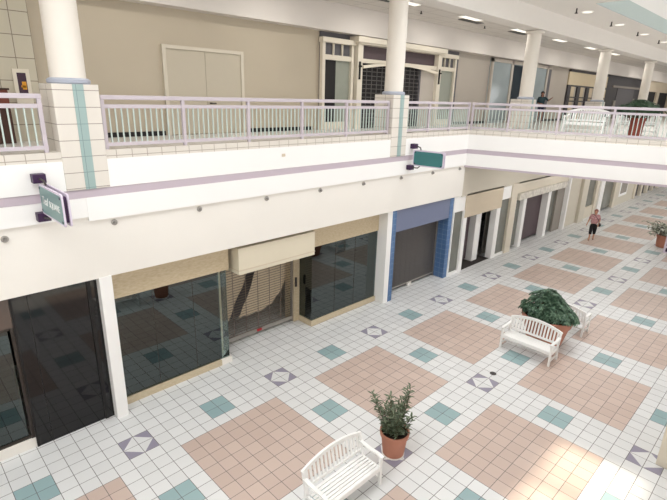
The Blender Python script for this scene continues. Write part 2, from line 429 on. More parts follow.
# (offset of that ledge to the atrium side is its local -y)
sweep('b', 'white', path, -.05, .07, 5.10, 5.63).build('upper_band', 'white', fx)
sweep('b', 'lav', path, -.05, .056, 4.94, 5.10).build('recessed_band', 'lav', fx)
sweep('b', 'white', [(-.04, 1.1), (13.45, 1.1), (edge_at(-8.45), -8.45)], -.05, .06, 4.49, 4.94).build('lower_band', 'white', fx)
sweep('b', 'white', [(XW, 1.1), (-.04, 1.1)], -.05, .05, 4.57, 4.94).build('lower_band', 'white', fx)
sweep('b', 'lav', [(13.45, 1.1), (edge_at(-8.45), -8.45)], -.05, .05, 4.42, 4.49).build('lower_lip', 'lav', fx)

# ------------------------------------------------------------------ columns on tiled piers
def column(x, y, label, first=None, far=False):
    t = thing('column', label, 'column', (x, y, 5.72), 0, 'round columns along the upper balcony'); t['kind'] = 'thing'
    if not far:
        MB().box(-.38, .38, -.33, .42, -.62, 1.22).build('tiled_pier', 'pier', t, bevel=.008)
        MB().box(-.055, .125, -.338, -.3, -.62, 1.222).build('teal_stripe', 'stripe', t)
    else:
        MB().box(-.36, .36, -.33, .5, 0, 1.22).build('tiled_pier', 'pier', t, bevel=.008)
        MB().box(-.05, .11, -.338, -.3, 0, 1.222).build('teal_stripe', 'stripe', t)
    MB().lathe([(.33, 1.22), (.35, 1.24), (.35, 1.29), (.31, 1.32)], 40).build('collar', 'blueband', t, smooth='auto')
    MB().lathe([(.288, 1.3), (.278, 3.86)], 40).build('shaft', 'column', t, smooth='auto')
    MB().lathe([(.3, 3.83), (.38, 3.86), (.38, 3.94)], 40).build('capital', 'column', t, smooth='auto')
    return t
cols = [(0.03, 'nearest round cream column, on the tiled pier beside the left blade sign'), (9.2, 'second round cream column, rising in front of the white framed upper shopfront'),
        (18.36, 'third round cream column, behind the bridge railing near the standing person'), (27.5, 'fourth round cream column, in front of the tan fronted upper shop'), (36.6, 'farthest visible round column, beside the upper potted shrub at the right edge')]
for i, (x, lb) in enumerate(cols): column(x, 1.35, lb, far=i > 1)

# ------------------------------------------------------------------ railings
def railing(name, label, a, b, posts, grp='lavender balcony railings', first=True, last=True):
    """from a to b in plan, on the ledge"""
    a, b = Vector((*a, 0)), Vector((*b, 0)); L = (b - a).length; ang = math.atan2((b-a).y, (b-a).x)
    t = thing(name, label, 'railing', (a.x, a.y, 5.79), ang, grp)
    MB().box(0, L, -.035, .035, .90, .98).build('top_rail', 'rail', t, bevel=.008)
    MB().box(0, L, -.022, .022, .745, .815).build('middle_rail', 'rail', t)
    MB().box(0, L, -.025, .025, .055, .12).build('bottom_rail', 'rail', t)
    for p in posts: MB().box(p-.032, p+.032, -.034, .034, 0, .9).build('post', 'rail', t)
    base = None
    xs = []
    ps = sorted(posts)
    for p, q in zip(ps, ps[1:]):
        n = max(1, round((q - p) / .118))
        xs += [p + (q - p) * k / n for k in range(1, n)]
    for x in xs:
        if base is None: base = MB().box(-.0115, .0115, -.0115, .0115, .12, .745).build('baluster', 'bal', t); base.location = (x, 0, 0)
        else:
            c = base.copy(); C.objects.link(c); c.parent = t; c.location = (x, 0, 0)
    return t
railing('railing', 'lavender railing at the left edge, left of the nearest column', (-5.6, 1.16), (-.5, 1.16), [.03, 1.7, 3.4, 5.06])
railing('railing', 'long lavender railing between the nearest two columns, under the double door', (.45, 1.16), (8.78, 1.16), [.03, 1.63, 3.25, 4.88, 6.5, 8.3])
railing('railing', 'short lavender railing right of the second column, up to the bridge corner', (9.62, 1.16), (13.47, 1.16), [.04, 1.27, 2.56, 3.8])
ra = Vector((13.535, 1.10)); rb = Vector((edge_at(-8.2)+.07, -8.2))
railing('railing', 'long pale railing along the bridge edge, in front of the upper white bench', ra, rb, [1.62*k - .27 for k in range(1, 7)] + [.04])

# ------------------------------------------------------------------ upper wall: double door, poster, left brown cabinet
d = sempty('door_1', (0, 0, 0), 'beige double service door in the upper beige wall')
fr = MB().box(3.2, 3.3, 4.22, 4.3, 5.72, 8.02).box(5.6, 5.7, 4.22, 4.3, 5.72, 8.02).box(3.3, 5.6, 4.22, 4.3, 7.93, 8.02)
fr.build('door_frame', 'jamb', d)
MB().box(3.3, 4.445, 4.255, 4.3, 5.74, 7.93).build('door_leaf', 'door', d)
rl = MB().box(4.455, 5.6, 4.255, 4.3, 5.74, 7.93).build('door_leaf', 'door', d)
MB().tube([(4.56, 4.25, 6.57), (4.56, 4.19, 6.57), (4.7, 4.19, 6.57)], .018).lathe([(.04, -.02), (.04, .02)], 12, (4.56, 4.22, 6.57)).build('door_handle', 'dgrey', rl)
p = thing('framed_poster', 'small framed poster with orange picture on the tiled wall at left', 'poster', (-.07, 4.18, 6.88))
MB().box(-.16, .16, -.03, 0, -.36, .36).build('frame', 'cream', p, bevel=.006)
MB().box(-.085, .085, -.034, -.03, -.24, .28).build('print', 'pan_dark', p)
g = MB(); g.box(-.01, .07, -.037, -.033, -.06, .1).box(-.03, .05, -.037, -.033, -.02, .02); g.build('orange_picture', 'pan_orange', p)
MB().box(-.06, .05, -.037, -.033, -.2, -.15).build('white_caption_strip', 'letter', p)
k = thing('wooden_cabinet', 'dark brown wooden cabinet against the tiled wall at the left edge', 'cabinet', (-.95, 3.95, 5.72))
MB().box(-.5, .5, -.2, .2, 0, .72).build('body', 'brown', k, bevel=.01)
MB().box(-.5, .5, -.2, .2, .72, 1.08).build('upper_panel', 'redbrown', k, bevel=.01)
MB().box(-.53, .53, -.22, .22, 1.08, 1.12).build('top', 'brown', k, bevel=.005)

# ------------------------------------------------------------------ upper shopfronts
YF = 4.2
w = sempty('window_1', (0, 0, 0), 'white framed upper shopfront with arched centre bay and grille')
MB().box(8.78, 17.35, 4.26, 4.3, 5.72, 8.9).build('surround', 'slate', w)
g = MB()      # side bays
for a, b in ((8.77, 10.3), (15.62, 17.0)):
    g.box(a, a+.13, 4.12, 4.26, 5.72, 8.6).box(b-.12, b, 4.12, 4.26, 5.72, 8.6)
    g.box(a-.04, b+.04, 4.06, 4.26, 8.56, 8.72).box(a+.13, b-.12, 4.14, 4.26, 8.03, 8.19).box(a+.13, b-.12, 4.14, 4.26, 5.72, 5.98)
    for k in (1, 2):
        xm = a+.13 + (b-a-.25)*k/3; g.box(xm-.02, xm+.02, 4.15, 4.22, 8.19, 8.56)
g.build('side_bay_frame', 'cream', w)
MB().box(8.9, 10.18, 4.235, 4.245, 8.19, 8.56).box(15.75, 16.88, 4.235, 4.245, 8.19, 8.56).build('transom_pane', 'slate', w)
MB().box(9.5, 10.18, 4.225, 4.245, 5.98, 8.03).box(15.75, 16.88, 4.225, 4.245, 5.98, 8.03).build('pale_pane', 'greenpale', w)
MB().box(8.9, 9.5, 4.225, 4.245, 5.98, 8.03).build('dark_pane', 'dark', w)
g = MB()      # centre bay
g.box(10.36, 10.62, 3.98, 4.26, 5.72, 8.72).box(15.36, 15.62, 3.98, 4.26, 5.72, 8.72).box(10.2, 15.75, 3.82, 4.26, 8.68, 8.86).box(10.3, 15.68, 3.9, 4.26, 8.62, 8.68)
g.box(10.62, 15.36, 4.06, 4.26, 8.03, 8.17)
g.build('centre_bay_frame', 'cream', w)
MB().box(10.62, 15.36, 4.2, 4.26, 8.17, 8.62).build('header_panel', 'plum', w)
arc = MB(); n = 16
for i in range(n):
    x0, x1 = 10.62 + 4.74*i/n, 10.62 + 4.74*(i+1)/n
    z0 = 7.88 + .2*math.sin(PI*i/n); z1 = 7.88 + .2*math.sin(PI*(i+1)/n)
    arc.bar((x0, 3.98, z0), (x1, 3.98, z1), .1, .1)
arc.build('arched_bar', 'cream', w)
for px in (10.44, 15.46): MB().box(px-.022, px+.022, 3.92, 3.98, 7.45, 8.05).box(px-.03, px+.03, 3.86, 3.98, 7.86, 7.92).build('iron_bracket', 'blackm', w)
g = MB()
g.box(10.62, 14.3, 4.24, 4.26, 5.72, 8.03)
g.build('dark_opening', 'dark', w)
g = MB()
for i in range(13): x = 10.7 + i*.29; g.box(x-.012, x+.012, 4.1, 4.12, 5.72, 7.98)
for i in range(15): z = 5.8 + i*.15; g.box(10.62, 14.3, 4.1, 4.115, z-.012, z+.012)
g.build('grille', 'grille2', w)
MB().box(14.3, 15.36, 4.12, 4.26, 5.72, 8.03).build('beige_panel', 'greige', w)
MB().box(14.22, 14.32, 4.08, 4.26, 5.72, 8.0).build('grey_jamb', 'slate', w)

w = sempty('window_2', (0, 0, 0), 'grey upper shopfront of glass and dark blue doorway behind the third column')
MB().box(20.3, 27.6, 4.25, 4.3, 5.72, 8.86).build('surround', 'paleblue', w)
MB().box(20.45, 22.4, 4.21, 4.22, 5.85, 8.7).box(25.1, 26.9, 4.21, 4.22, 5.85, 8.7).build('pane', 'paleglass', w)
MB().box(22.6, 24.9, 4.19, 4.25, 5.72, 8.65).build('dark_doorway', 'navy', w)
MB().box(20.3, 20.45, 4.15, 4.25, 5.72, 8.86).box(22.4, 22.6, 4.15, 4.25, 5.72, 8.86).box(24.9, 25.1, 4.15, 4.25, 5.72, 8.86).box(26.9, 27.1, 4.15, 4.25, 5.72, 8.86).box(20.3, 27.6, 4.15, 4.25, 8.7, 8.86).build('frame', 'greige', w)
MB().box(27.1, 27.6, 4.2, 4.25, 5.72, 8.7).build('dark_jamb', 'slate', w)
w = sempty('window_3', (0, 0, 0), 'tan fronted upper shop with dark barred windows')
MB().box(30.5, 38.0, 4.22, 4.3, 7.95, 8.75).build('tan_header', 'yellowtan', w)
MB().box(30.5, 38.0, 4.15, 4.3, 8.75, 8.9).box(30.5, 38.0, 4.2, 4.3, 7.85, 7.95).build('dark_trim', 'charcoal', w)
g = MB(); h = MB()
for x in (30.5, 32.2, 33.9, 35.5, 37.0): g.box(x, x+.55, 4.2, 4.3, 5.72, 7.85); h.box(x+.55, min(38, x+1.2), 4.22, 4.3, 5.72, 7.85)
g.build('dark_post', 'charcoal', w); h.build('tan_pane', 'yellowtan', w)
MB().box(30.5, 38, 4.1, 4.14, 6.9, 6.98).box(30.5, 38, 4.1, 4.14, 7.15, 7.22).build('horizontal_bar', 'charcoal', w)
w = sempty('window_4', (0, 0, 0), 'charcoal upper shopfront with white outlined recess')
MB().box(38.0, 49.5, 4.2, 4.3, 5.72, 8.9).build('charcoal_front', 'charcoal', w)
MB().box(39.2, 46.9, 4.12, 4.2, 8.05, 8.2).box(46.7, 46.9, 4.12, 4.2, 5.72, 8.1).box(40.0, 40.5, 4.12, 4.2, 5.72, 7.1).box(45.0, 45.4, 4.12, 4.2, 5.72, 7.3).build('white_outline', 'grey_curtain', w)
MB().box(40.5, 45.0, 4.16, 4.2, 5.72, 8.0).build('recess_panel', 'slate', w)
w = sempty('window_5', (0, 0, 0), 'tan upper shopfront at the far right edge')
MB().box(49.5, 60, 4.2, 4.3, 8.0, 8.9).box(52.3, 53.2, 4.1, 4.3, 5.72, 8.0).box(57, 58, 4.1, 4.3, 5.72, 8.0).build('tan_header', 'tan2', w)
MB().box(49.5, 60, 4.25, 4.3, 5.72, 8.0).build('pane', 'dark', w)

# ------------------------------------------------------------------ lower shopfronts
# black shop at the left
w = sempty('window_6', (0, 0, 0), 'black polished shopfront with glass at the left edge')
MB().box(-1.5, -.19, 1.28, 1.45, 0, 3.3).build('black_panel', 'black', w)
MB().box(-.19, -.12, 1.25, 1.45, 0, 3.3).build('black_strip', 'blackm', w)
MB().box(-.12, 0.0, 1.26, 1.45, 0, 3.3).build('black_panel', 'black', w)
MB().box(-1.5, -1.46, 1.27, 1.3, 0, 3.3).box(-1.22, -1.21, 1.274, 1.285, 0, 3.3).build('panel_joint', 'blackm', w)
MB().box(-6, -1.5, 1.3, 1.45, 2.66, 3.3).build('header_panel', 'gloss_brown', w)
MB().box(-6, -1.6, 1.36, 1.372, .26, 2.62).build('pane', 'glass', w)
MB().box(-6, -1.5, 1.33, 1.4, 2.6, 2.66).box(-1.56, -1.5, 1.31, 1.4, 0, 2.66).box(-6, -1.5, 1.33, 1.4, .22, .27).build('metal_frame', 'bronze', w)
MB().box(-6, -1.5, 1.3, 1.42, 0, .22).build('white_base', 'wall_white', w)
# pilasters
struct(MB().box(0, .24, 1.07, 1.6, 0, 3.31).build('trim_1', 'white'), 'white pilaster beside the black shopfront')
struct(MB().box(9.1, 9.34, 1.17, 2.2, 0, 3.31).build('trim_2', 'white'), 'white pilaster left of the blue tiled opening')
# first glass shop
w = sempty('window_7', (0, 0, 0), 'dark glass shop window with tan header, right of the black shopfront')
MB().box(.24, 3.2, 1.48, 1.56, 2.62, 3.31).box(3.12, 3.2, 1.56, 2.3, 2.62, 3.31).build('tan_header', 'tan', w)
MB().box(.24, 2.9, 1.51, 1.522, .15, 2.62).build('pane', 'glass', w)
MB().box(2.9, 3.12, 1.51, 1.522, .15, 2.62).build('end_pane', 'glassl', w)
g = MB()
for i in range(12):
    x = 2.72 + i*.03; g.box(x, x+.03, 1.7 + .02*(i % 2), 1.72 + .02*(i % 2), .15, 2.6)
g.build('inner_curtain', 'drape', w)
MB().box(3.11, 3.122, 1.52, 2.2, .15, 2.62).build('return_pane', 'glassl', w)
MB().box(.24, 2.85, 1.44, 1.6, 0, .15).build('kerb', 'curb', w)
MB().box(2.85, 3.16, 1.44, 2.25, 0, .15).build('white_kerb', 'wall_white', w)
MB().box(1.2, 1.208, 1.505, 1.511, .15, 2.62).box(2.18, 2.188, 1.505, 1.511, .15, 2.62).build('pane_joint', 'bronze', w)
box('wall_shop_partition_1', 'dark', (0.0, .2, 1.6, 5.0, 0, 3.3))
# entrance grille with hanging sheet
def grille(name, label, x0, x1, y, z0, z1, m, pitch, sl, bx=None, rods=0.42):
    t = thing(name, label, 'security grille', ((x0+x1)/2, y, 0)); W = (x1-x0)/2
    g = MB(); z = z0
    while z < z1: g.box(-W, W, -.008, .008, z, z+sl); z += pitch
    g.build('slats', m, t)
    g = MB(); x = -W + rods/2
    while x < W: g.box(x-.005, x+.005, -.012, .012, z0, z1); x += rods
    g.build('chain_links', m, t)
    MB().box(-W, -W+.05, -.04, .04, 0, z1).build('guide_rail', 'alu', t); MB().box(W-.05, W, -.04, .04, 0, z1).build('guide_rail', 'alu', t)
    return t
gr = grille('roller_grille', 'see-through brown roller grille under the cream sign box', 3.13, 5.9, 2.24, .2, 2.8, 'grille', .078, .012)
MB().box(-1.36, 1.36, -.03, .03, .08, .2).build('bottom_bar', 'alu', gr)
MB().box(.0, .16, -.06, -.03, .12, .19).build('lock', 'red', gr)
box('wall_gate_jamb', 'tan', (5.9, 6.12, 2.15, 2.6, 0, 3.3))
MB().box(5.93, 5.98, 2.1, 2.15, 1.2, 1.5).build('keyswitch', 'dgrey', bpy.data.objects['wall_gate_jamb'])
box('wall_gate_header', 'tan2', (3.12, 5.9, 2.2, 2.4, 2.7, 3.3))
# hanging sheet
t = thing('dust_sheet', 'beige sheet hanging in a curved fold behind the brown grille', 'sheet', (0, 0, 0))
g = MB(); nx, nz = 36, 18
def sheet(rows, y, name, ph):
    # rows: (z, left x, right x) from top to bottom
    g = MB(); vs = []; fs = []; n = 40; out = []
    for a, b in zip(rows, rows[1:]):
        for k in range(6): out.append([p + (q - p)*k/6 for p, q in zip(a, b)])
    out.append(list(rows[-1]))
    for z, xl, xr in out:
        for i in range(n+1):
            x = xl + (xr - xl)*i/n
            vs.append((x, y + .016*math.sin(x*15 + ph) + .006*math.sin(x*31), z))
    for j in range(len(out)-1):
        for i in range(n): fs.append((j*(n+1)+i, j*(n+1)+i+1, (j+1)*(n+1)+i+1, (j+1)*(n+1)+i))
    g.add(vs, fs); ob = g.build(name, 'drape', t, smooth=True)
    so = ob.modifiers.new('th', 'SOLIDIFY'); so.thickness = .006
    return ob
sheet([(2.95, 5.0, 6.25), (2.3, 4.88, 6.2), (1.9, 4.75, 6.1), (1.4, 4.55, 5.9), (1.0, 4.35, 5.68), (.7, 4.2, 5.35), (.55, 4.1, 4.95)], 2.55, 'swagged_fold', 0.4)
sheet([(2.95, 3.2, 4.95), (2.3, 3.25, 4.8), (1.5, 3.3, 4.5), (.9, 3.35, 4.15), (.3, 3.4, 3.85)], 2.8, 'hanging_fold', 1.3)
box('wall_gate_rear', 'slate', (3.0, 6.1, 3.6, 3.7, 0, 3.3))
# sign box
t = thing('sign_box', 'blank cream sign box projecting over the brown roller grille', 'sign', (4.6, 1.62, 2.5))
MB().box(-1.28, 1.28, -.42, .5, .0, .7).build('box', 'signcream', t, bevel=.01)
MB().box(-1.29, 1.29, -.428, -.41, .1, .125).box(-1.29, -1.275, -.42, .5, .1, .125).build('trim_line', 'tan2', t)
# second glass shop
w = sempty('window_8', (0, 0, 0), 'dark glass shop window left of the white pilaster and blue opening')
MB().box(6.12, 9.1, 1.55, 1.63, 2.58, 3.31).build('tan_header', 'tan', w)
MB().box(6.12, 9.1, 1.58, 1.592, .17, 2.58).build('pane', 'glass', w)
MB().box(6.13, 6.142, 1.6, 2.2, .17, 2.58).build('return_pane', 'glass', w)
MB().box(6.08, 9.1, 1.53, 1.68, 0, .17).box(6.08, 6.2, 1.68, 2.2, 0, .17).build('kerb', 'curb', w)
MB().box(7.1, 7.108, 1.574, 1.58, .17, 2.58).box(8.0, 8.008, 1.574, 1.58, .17, 2.58).build('pane_joint', 'bronze', w)
# blue tiled opening
w = sempty('trim_3', (0, 0, 0), 'blue tiled surround of the second roller grille')
MB().box(9.34, 9.56, 1.17, 1.75, 0, 3.31).box(12.83, 13.08, 1.17, 1.75, 0, 3.31).build('tiled_jamb', 'bluetile', w)
MB().box(9.56, 12.83, 1.18, 1.9, 2.5, 3.31).build('blue_header', 'bluehead', w)
gr = grille('roller_grille', 'dark roller grille inside the blue tiled opening', 9.56, 12.83, 1.66, .12, 2.55, 'grille2', .06, .048, rods=.3)
MB().box(-1.6, 1.6, -.025, .025, .1, .16).build('bottom_bar', 'alu', gr)
MB().box(-.14, .1, -.08, -.02, .02, .14).build('white_lock_box', 'wall_white', gr)
box('wall_blue_shop_rear', 'charcoal', (9.4, 13.0, 1.75, 1.85, 0, 3.3))
# white framed shop with tan header
w = sempty('window_9', (0, 0, 0), 'white framed shop with tan header, right of the blue opening')
MB().box(13.08, 13.9, 1.14, 1.3, 2.66, 3.31).box(16.98, 17.85, 1.14, 1.3, 2.66, 3.31).box(13.08, 13.14, 1.12, 1.3, 0, 2.66).box(13.85, 14.12, 1.12, 1.4, 0, 2.66).box(16.62, 16.98, 1.12, 1.4, 0, 2.66).box(13.14, 13.85, 1.14, 1.3, 0, .12).box(16.98, 17.85, 1.14, 1.3, 0, .1).box(15.6, 16.05, 1.5, 1.9, 0, 3.3).build('white_frame', 'white', w)
MB().box(13.14, 13.85, 1.2, 1.21, .12, 2.66).box(17.0, 17.85, 1.2, 1.21, .1, 2.66).build('pane', 'greypane', w)
MB().box(13.9, 16.98, 1.1, 1.3, 2.34, 3.31).build('tan_header', 'tan2', w)
MB().box(17.85, 18.4, 1.08, 1.5, 0, 3.31).build('beige_pier', 'kiosk', w)
MB().box(14.2, 15.5, 1.75, 1.8, .1, 2.4).build('dark_door', 'plum', w)
MB().box(14.2, 14.9, 1.7, 1.75, .12, .8).build('grey_board', 'grey_curtain', w)
MB().box(14.12, 16.62, 1.2, 2.6, 0, .012).build('dark_mat', 'darkfl', w)
MB().box(13.2, 13.85, 1.75, 1.8, 0, 2.66).box(17.0, 17.85, 1.75, 1.8, 0, 2.66).build('window_backing', 'grey_curtain', w)
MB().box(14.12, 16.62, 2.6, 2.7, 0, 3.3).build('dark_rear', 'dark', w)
# marble headed shop
w = sempty('window_10', (0, 0, 0), 'shop with pale marble lintel and brown roller front')
MB().box(18.4, 24.6, 1.1, 1.3, 2.78, 3.31).build('beige_header', 'kiosk', w)
MB().box(18.5, 24.2, .98, 1.3, 2.48, 2.8).build('marble_lintel', 'marble', w)
MB().box(19.3, 19.62, 1.12, 1.45, 0, 2.5).box(22.2, 22.55, 1.12, 1.45, 0, 2.5).box(18.4, 18.5, 1.12, 1.4, 0, 2.5).build('white_post', 'white', w)
MB().box(19.62, 22.2, 1.45, 1.5, .12, 2.5).build('roller_front', 'plum', w)
MB().box(18.5, 19.3, 1.3, 1.31, .1, 2.5).box(22.55, 23.6, 1.3, 1.31, .1, 2.5).build('pane', 'greypane', w)
MB().box(18.5, 19.3, 1.5, 1.55, 0, 2.5).box(22.55, 23.6, 1.7, 1.75, 0, 2.5).build('backing', 'grey_curtain', w)
MB().box(23.6, 24.62, 1.2, 1.4, 0, 3.31).build('grey_panel', 'grey_curtain', w)
MB().box(24.62, 24.8, .98, 1.3, 0, 3.31).build('white_pole', 'white', w)
# far walls and windows
struct(MB().box(24.8, 26.9, 1.15, 1.4, 0, 3.31).build('wall_north_far', 'farwall'))
struct(MB().box(26.9, 27.8, .98, 1.4, 0, 3.31).build('trim_4', 'farwall'))
w = sempty('window_11', (0, 0, 0), 'far shop window and glass entrance beyond the walking woman')
MB().box(27.8, 33.9, 1.15, 1.3, 2.8, 3.31).box(27.8, 28.0, 1.1, 1.3, 0, 2.8).box(29.7, 30.2, 1.1, 1.3, 0, 2.8).box(30.9, 31.3, 1.1, 1.3, 0, 2.8).box(28.0, 29.7, 1.15, 1.3, 0, .7).box(33.5, 33.9, 1.05, 1.3, 0, 3.31).build('frame', 'kiosk', w)
MB().box(30.2, 30.9, 1.0, 1.3, 0, 3.31).build('white_post', 'white', w)
MB().box(28.0, 29.7, 1.22, 1.23, .7, 2.8).box(31.3, 33.5, 1.22, 1.23, .1, 2.8).build('pane', 'greypane', w)
MB().box(28.0, 33.5, 1.7, 1.8, 0, 2.8).build('backing', 'grey_curtain', w)
MB().box(31.3, 33.5, 1.65, 1.69, 0, 1.5).box(28, 29.7, 1.65, 1.69, 0, 1.5).build('dark_backing', 'slate', w)
struct(MB().box(33.9, 38.4, 1.08, 1.4, 0, 3.31).build('wall_north_farther', 'farwall'))
w = sempty('window_12', (0, 0, 0), 'farthest dark mullioned shop windows below the bridge')
g = MB()
for i in range(7): x = 38.4 + i*1.8; g.box(x, x+.45, 1.0, 1.3, 0, 2.8)
g.box(38.4, XE, 1.0, 1.3, 2.8, 3.31); g.build('frame', 'kiosk', w)
MB().box(38.4, XE, 1.2, 1.25, 0, 2.8).build('pane', 'charcoal', w)
w = sempty('window_13', (0, 0, 0), 'small framed display window in the far beige wall')
MB().box(34.7, 36.5, 1.05, 1.08, .6, 2.7).build('frame', 'white', w)
MB().box(34.9, 36.3, 1.03, 1.05, .8, 2.5).build('pane', 'grey_curtain', w)

# ------------------------------------------------------------------ fittings under the ledge
ordn = ['leftmost', 'second', 'third', 'fourth', 'fifth', 'sixth', 'seventh', 'eighth', 'rightmost']
xs = [-1.4, .43, 2.28, 4.13, 5.95, 7.72, 9.54, 11.33, 13.1]
def wall_sprinkler(x, i):
    lab = ('%s small grey sprinkler head under the balcony ledge' % ordn[i]) if i in (0, 8) else '%s from left of the nine small grey sprinkler heads under the ledge' % ordn[i]
    t = thing('wall_sprinkler', lab, 'sprinkler', (x, 1.1, 4.385), 0, 'sprinkler heads under the balcony ledge')
    MB().lathe([(.06, 0), (.06, .02), (.035, .03), (.03, .012)], 20).build('plate', 'alu', t, smooth='auto').rotation_euler = (PI/2, 0, 0)
    MB().tube([(0, -.005, 0), (0, -.06, -.005)], .018, 10).tube([(0, -.06, -.005), (0, -.068, -.005)], .03, 12).build('nozzle', 'grey', t)
for i, x in enumerate(xs): wall_sprinkler(x, i)
o = MB().box(-.05, .05, -.012, 0, -.035, .035).build('wall_plate', 'tan2', loc=(4.62, 1.025, 5.43)); tag(o, 'tiny beige outlet plate on the white band below the long railing', 'outlet plate')

# ------------------------------------------------------------------ blade signs
FONT = bpy.data.fonts[0] if bpy.data.fonts else None
def text_mesh(name, body, size, m, parent, shear=0.0, ext=.002):
    cu = bpy.data.curves.new(name, 'FONT'); cu.body = body; cu.size = size; cu.extrude = ext; cu.align_x = 'CENTER'; cu.align_y = 'CENTER'; cu.shear = shear
    tmp = bpy.data.objects.new(name + '_tmp', cu); C.objects.link(tmp); bpy.context.view_layer.update()
    me = bpy.data.meshes.new_from_object(tmp.evaluated_get(bpy.context.evaluated_depsgraph_get()))
    bpy.data.objects.remove(tmp); me.materials.clear(); me.materials.append(M[m])
    o = bpy.data.objects.new(name, me); C.objects.link(o); o.parent = parent
    return o
def blade_sign(label, mount, ctr, ang, W, H, face, txt, off_top, off_bot):
    """ctr world centre; ang: direction of the plate's long axis in plan; local +x along plate, local -y the viewer's face"""
    t = thing('hanging_sign', label, 'sign', ctr, ang, 'blade signs on the balcony front')
    r = .05; 
    def plate(y0, y1, w, h, name, m):
        pts = []
        for cx, cz, a0 in ((w-r, h-r, 0), (-w+r, h-r, 90), (-w+r, -h+r, 180), (w-r, -h+r, 270)):
            for k in range(5): a = math.radians(a0 + 22.5*k); pts.append((cx + r*math.cos(a), cz + r*math.sin(a)))
        g = MB(); n = len(pts)
        g.add([(x, y0, z) for x, z in pts] + [(x, y1, z) for x, z in pts], [tuple(range(n)), tuple(range(n, 2*n))[::-1]] + [(i+n, (i+1)%n+n, (i+1)%n, i) for i in range(n)])
        return g.build(name, m, t)
    plate(-.055, -.03, W/2, H/2, 'front_plate', 'lavsign'); plate(.03, .055, W/2, H/2, 'back_plate', 'lavsign')
    plate(-.03, .03, W/2-.05, H/2-.05, 'core', 'purple')
    fp = plate(-.062, -.054, W/2-.035, H/2-.035, 'face_panel', face); plate(.054, .062, W/2-.035, H/2-.035, 'face_panel', face)
    for sx in (-1, 1):
        for sz in (-1, 1):
            if sx*sz == 1 or True: MB().box(sx*(W/2-.07)-.018, sx*(W/2-.07)+.018, -.068, -.06, sz*(H/2-.07)-.018, sz*(H/2-.07)+.018).build('bolt', 'purple', t)
    if txt:
        a = text_mesh('script_lettering', 'Teal', .2, 'letter', t, .35); a.rotation_euler = (PI/2, 0, 0); a.location = (-W*.27, -.064, .0)
        b = text_mesh('capital_lettering', 'SQUARE', .15, 'letter', t); b.rotation_euler = (PI/2, 0, 0); b.location = (W*.16, -.064, -.01)
    inv = Matrix.Translation(Vector(ctr)) @ Matrix.Rotation(ang, 4, 'Z'); inv = inv.inverted()
    for (mx, mz, zz, pur) in off_top, off_bot:
        a = inv @ Vector((mx, 1.03, mz)); 
        dirn = (inv.to_3x3() @ Vector((0, -1, 0)))
        e = Vector((pur*W/2*.0 + a.x*0, 0, zz))
        tgt = Vector((pur, 0, zz))
        g = MB().tube([a + dirn*.1, a + dirn*.22 + Vector((0, 0, .0)), (a + dirn*.3)*.5 + tgt*.5 + Vector((0, 0, .03 if zz > 0 else -.03)), tgt], .018, 8)
        g.build('bracket_arm', 'dgrey', t, smooth=True)
        m = MB(); m.bar(a + dirn*0.0, a + dirn*.16, .2, .15).build('wall_mount', 'purple', t)
    return t
SIGNS = True
blade_sign('teal blade sign with white lettering hanging below the nearest column', None, (-.75, .29, 5.05), math.radians(-90), 1.26, .52, 'tealsign2', True, (-.78, 5.39, .26, -.36), (-.80, 4.72, -.26, -.36))
blade_sign('plain teal blade sign hanging right of the second column', None, (9.98, .38, 5.03), math.radians(-83), 1.08, .5, 'tealsign', False, (9.93, 5.39, .25, -.3), (9.8, 4.72, -.25, -.3))

# ------------------------------------------------------------------ benches
def make_bench(label, group):
    t = thing('bench', label, 'bench', (0, 0, 0), 0, group)
    L = .73
    g = MB()
    for i in range(7):
        y = -.235 + i*.068; z = .43 - .012*math.sin(PI*i/6)
        g.box(-L+.05, L-.05, y-.027, y+.027, z-.02, z)
    g.build('seat', 'bench', t, bevel=.004)
    MB().box(-L+.05, L-.05, -.27, -.245, .33, .42).build('front_apron', 'bench', t)
    back = lambda z: .22 + (z - .43)*.2
    def ztop(x): return .80 + .13*(1 - (x/L)**2)
    g = MB(); n = 20
    for i in range(n):
        x0, x1 = -L + 2*L*i/n, -L + 2*L*(i+1)/n
        g.bar((x0, back(ztop(x0)), ztop(x0)), (x1, back(ztop(x1)), ztop(x1)), .045, .075)
    g.build('top_rail', 'bench', t, smooth=False)
    MB().bar((-L+.04, back(.5), .5), (L-.04, back(.5), .5), .03, .06).build('lower_back_rail', 'bench', t)
    g = MB()
    for i in range(15):
        x = -L + .1 + (2*L-.2)*i/14
        g.bar((x, back(.5), .5), (x, back(ztop(x)), ztop(x)-.02), .045, .016, up=(0, 1, 0))
    g.build('back_slats', 'bench', t)
    for sx in (-1, 1):
        x = sx*(L-.03)
        MB().bar((x, -.26, 0), (x, -.255, .62), .055, .055, up=(0, 1, 0)).build('front_leg', 'bench', t, bevel=.006)
        MB().bar((x, .27, 0), (x, .2, .43), .055, .055, up=(0, 1, 0)).bar((x, .2, .42), (x, back(.8), .82), .055, .055, up=(0, 1, 0)).build('rear_leg', 'bench', t, bevel=.006)
        g = MB(); pts = [(x, -.3, .63), (x, -.18, .655), (x, 0, .645), (x, .15, .66), (x, back(.68), .68)]
        for a, b in zip(pts, pts[1:]): g.bar(a, b, .07, .035)
        g.build('armrest', 'bench', t)
        MB().bar((x, -.25, .36), (x, .22, .36), .04, .06).bar((x, -.25, .15), (x, .25, .15), .03, .04).build('side_rail', 'bench', t)
    MB().bar((-L+.04, 0, .15), (L-.04, 0, .15), .03, .04).build('stretcher', 'bench', t)
    return t
G1 = 'white slatted benches on the lower floor'
b1 = make_bench('white slatted bench nearest the viewer, beside the small potted oleander', G1)
b1.location = (2.115, -3.775, 0)
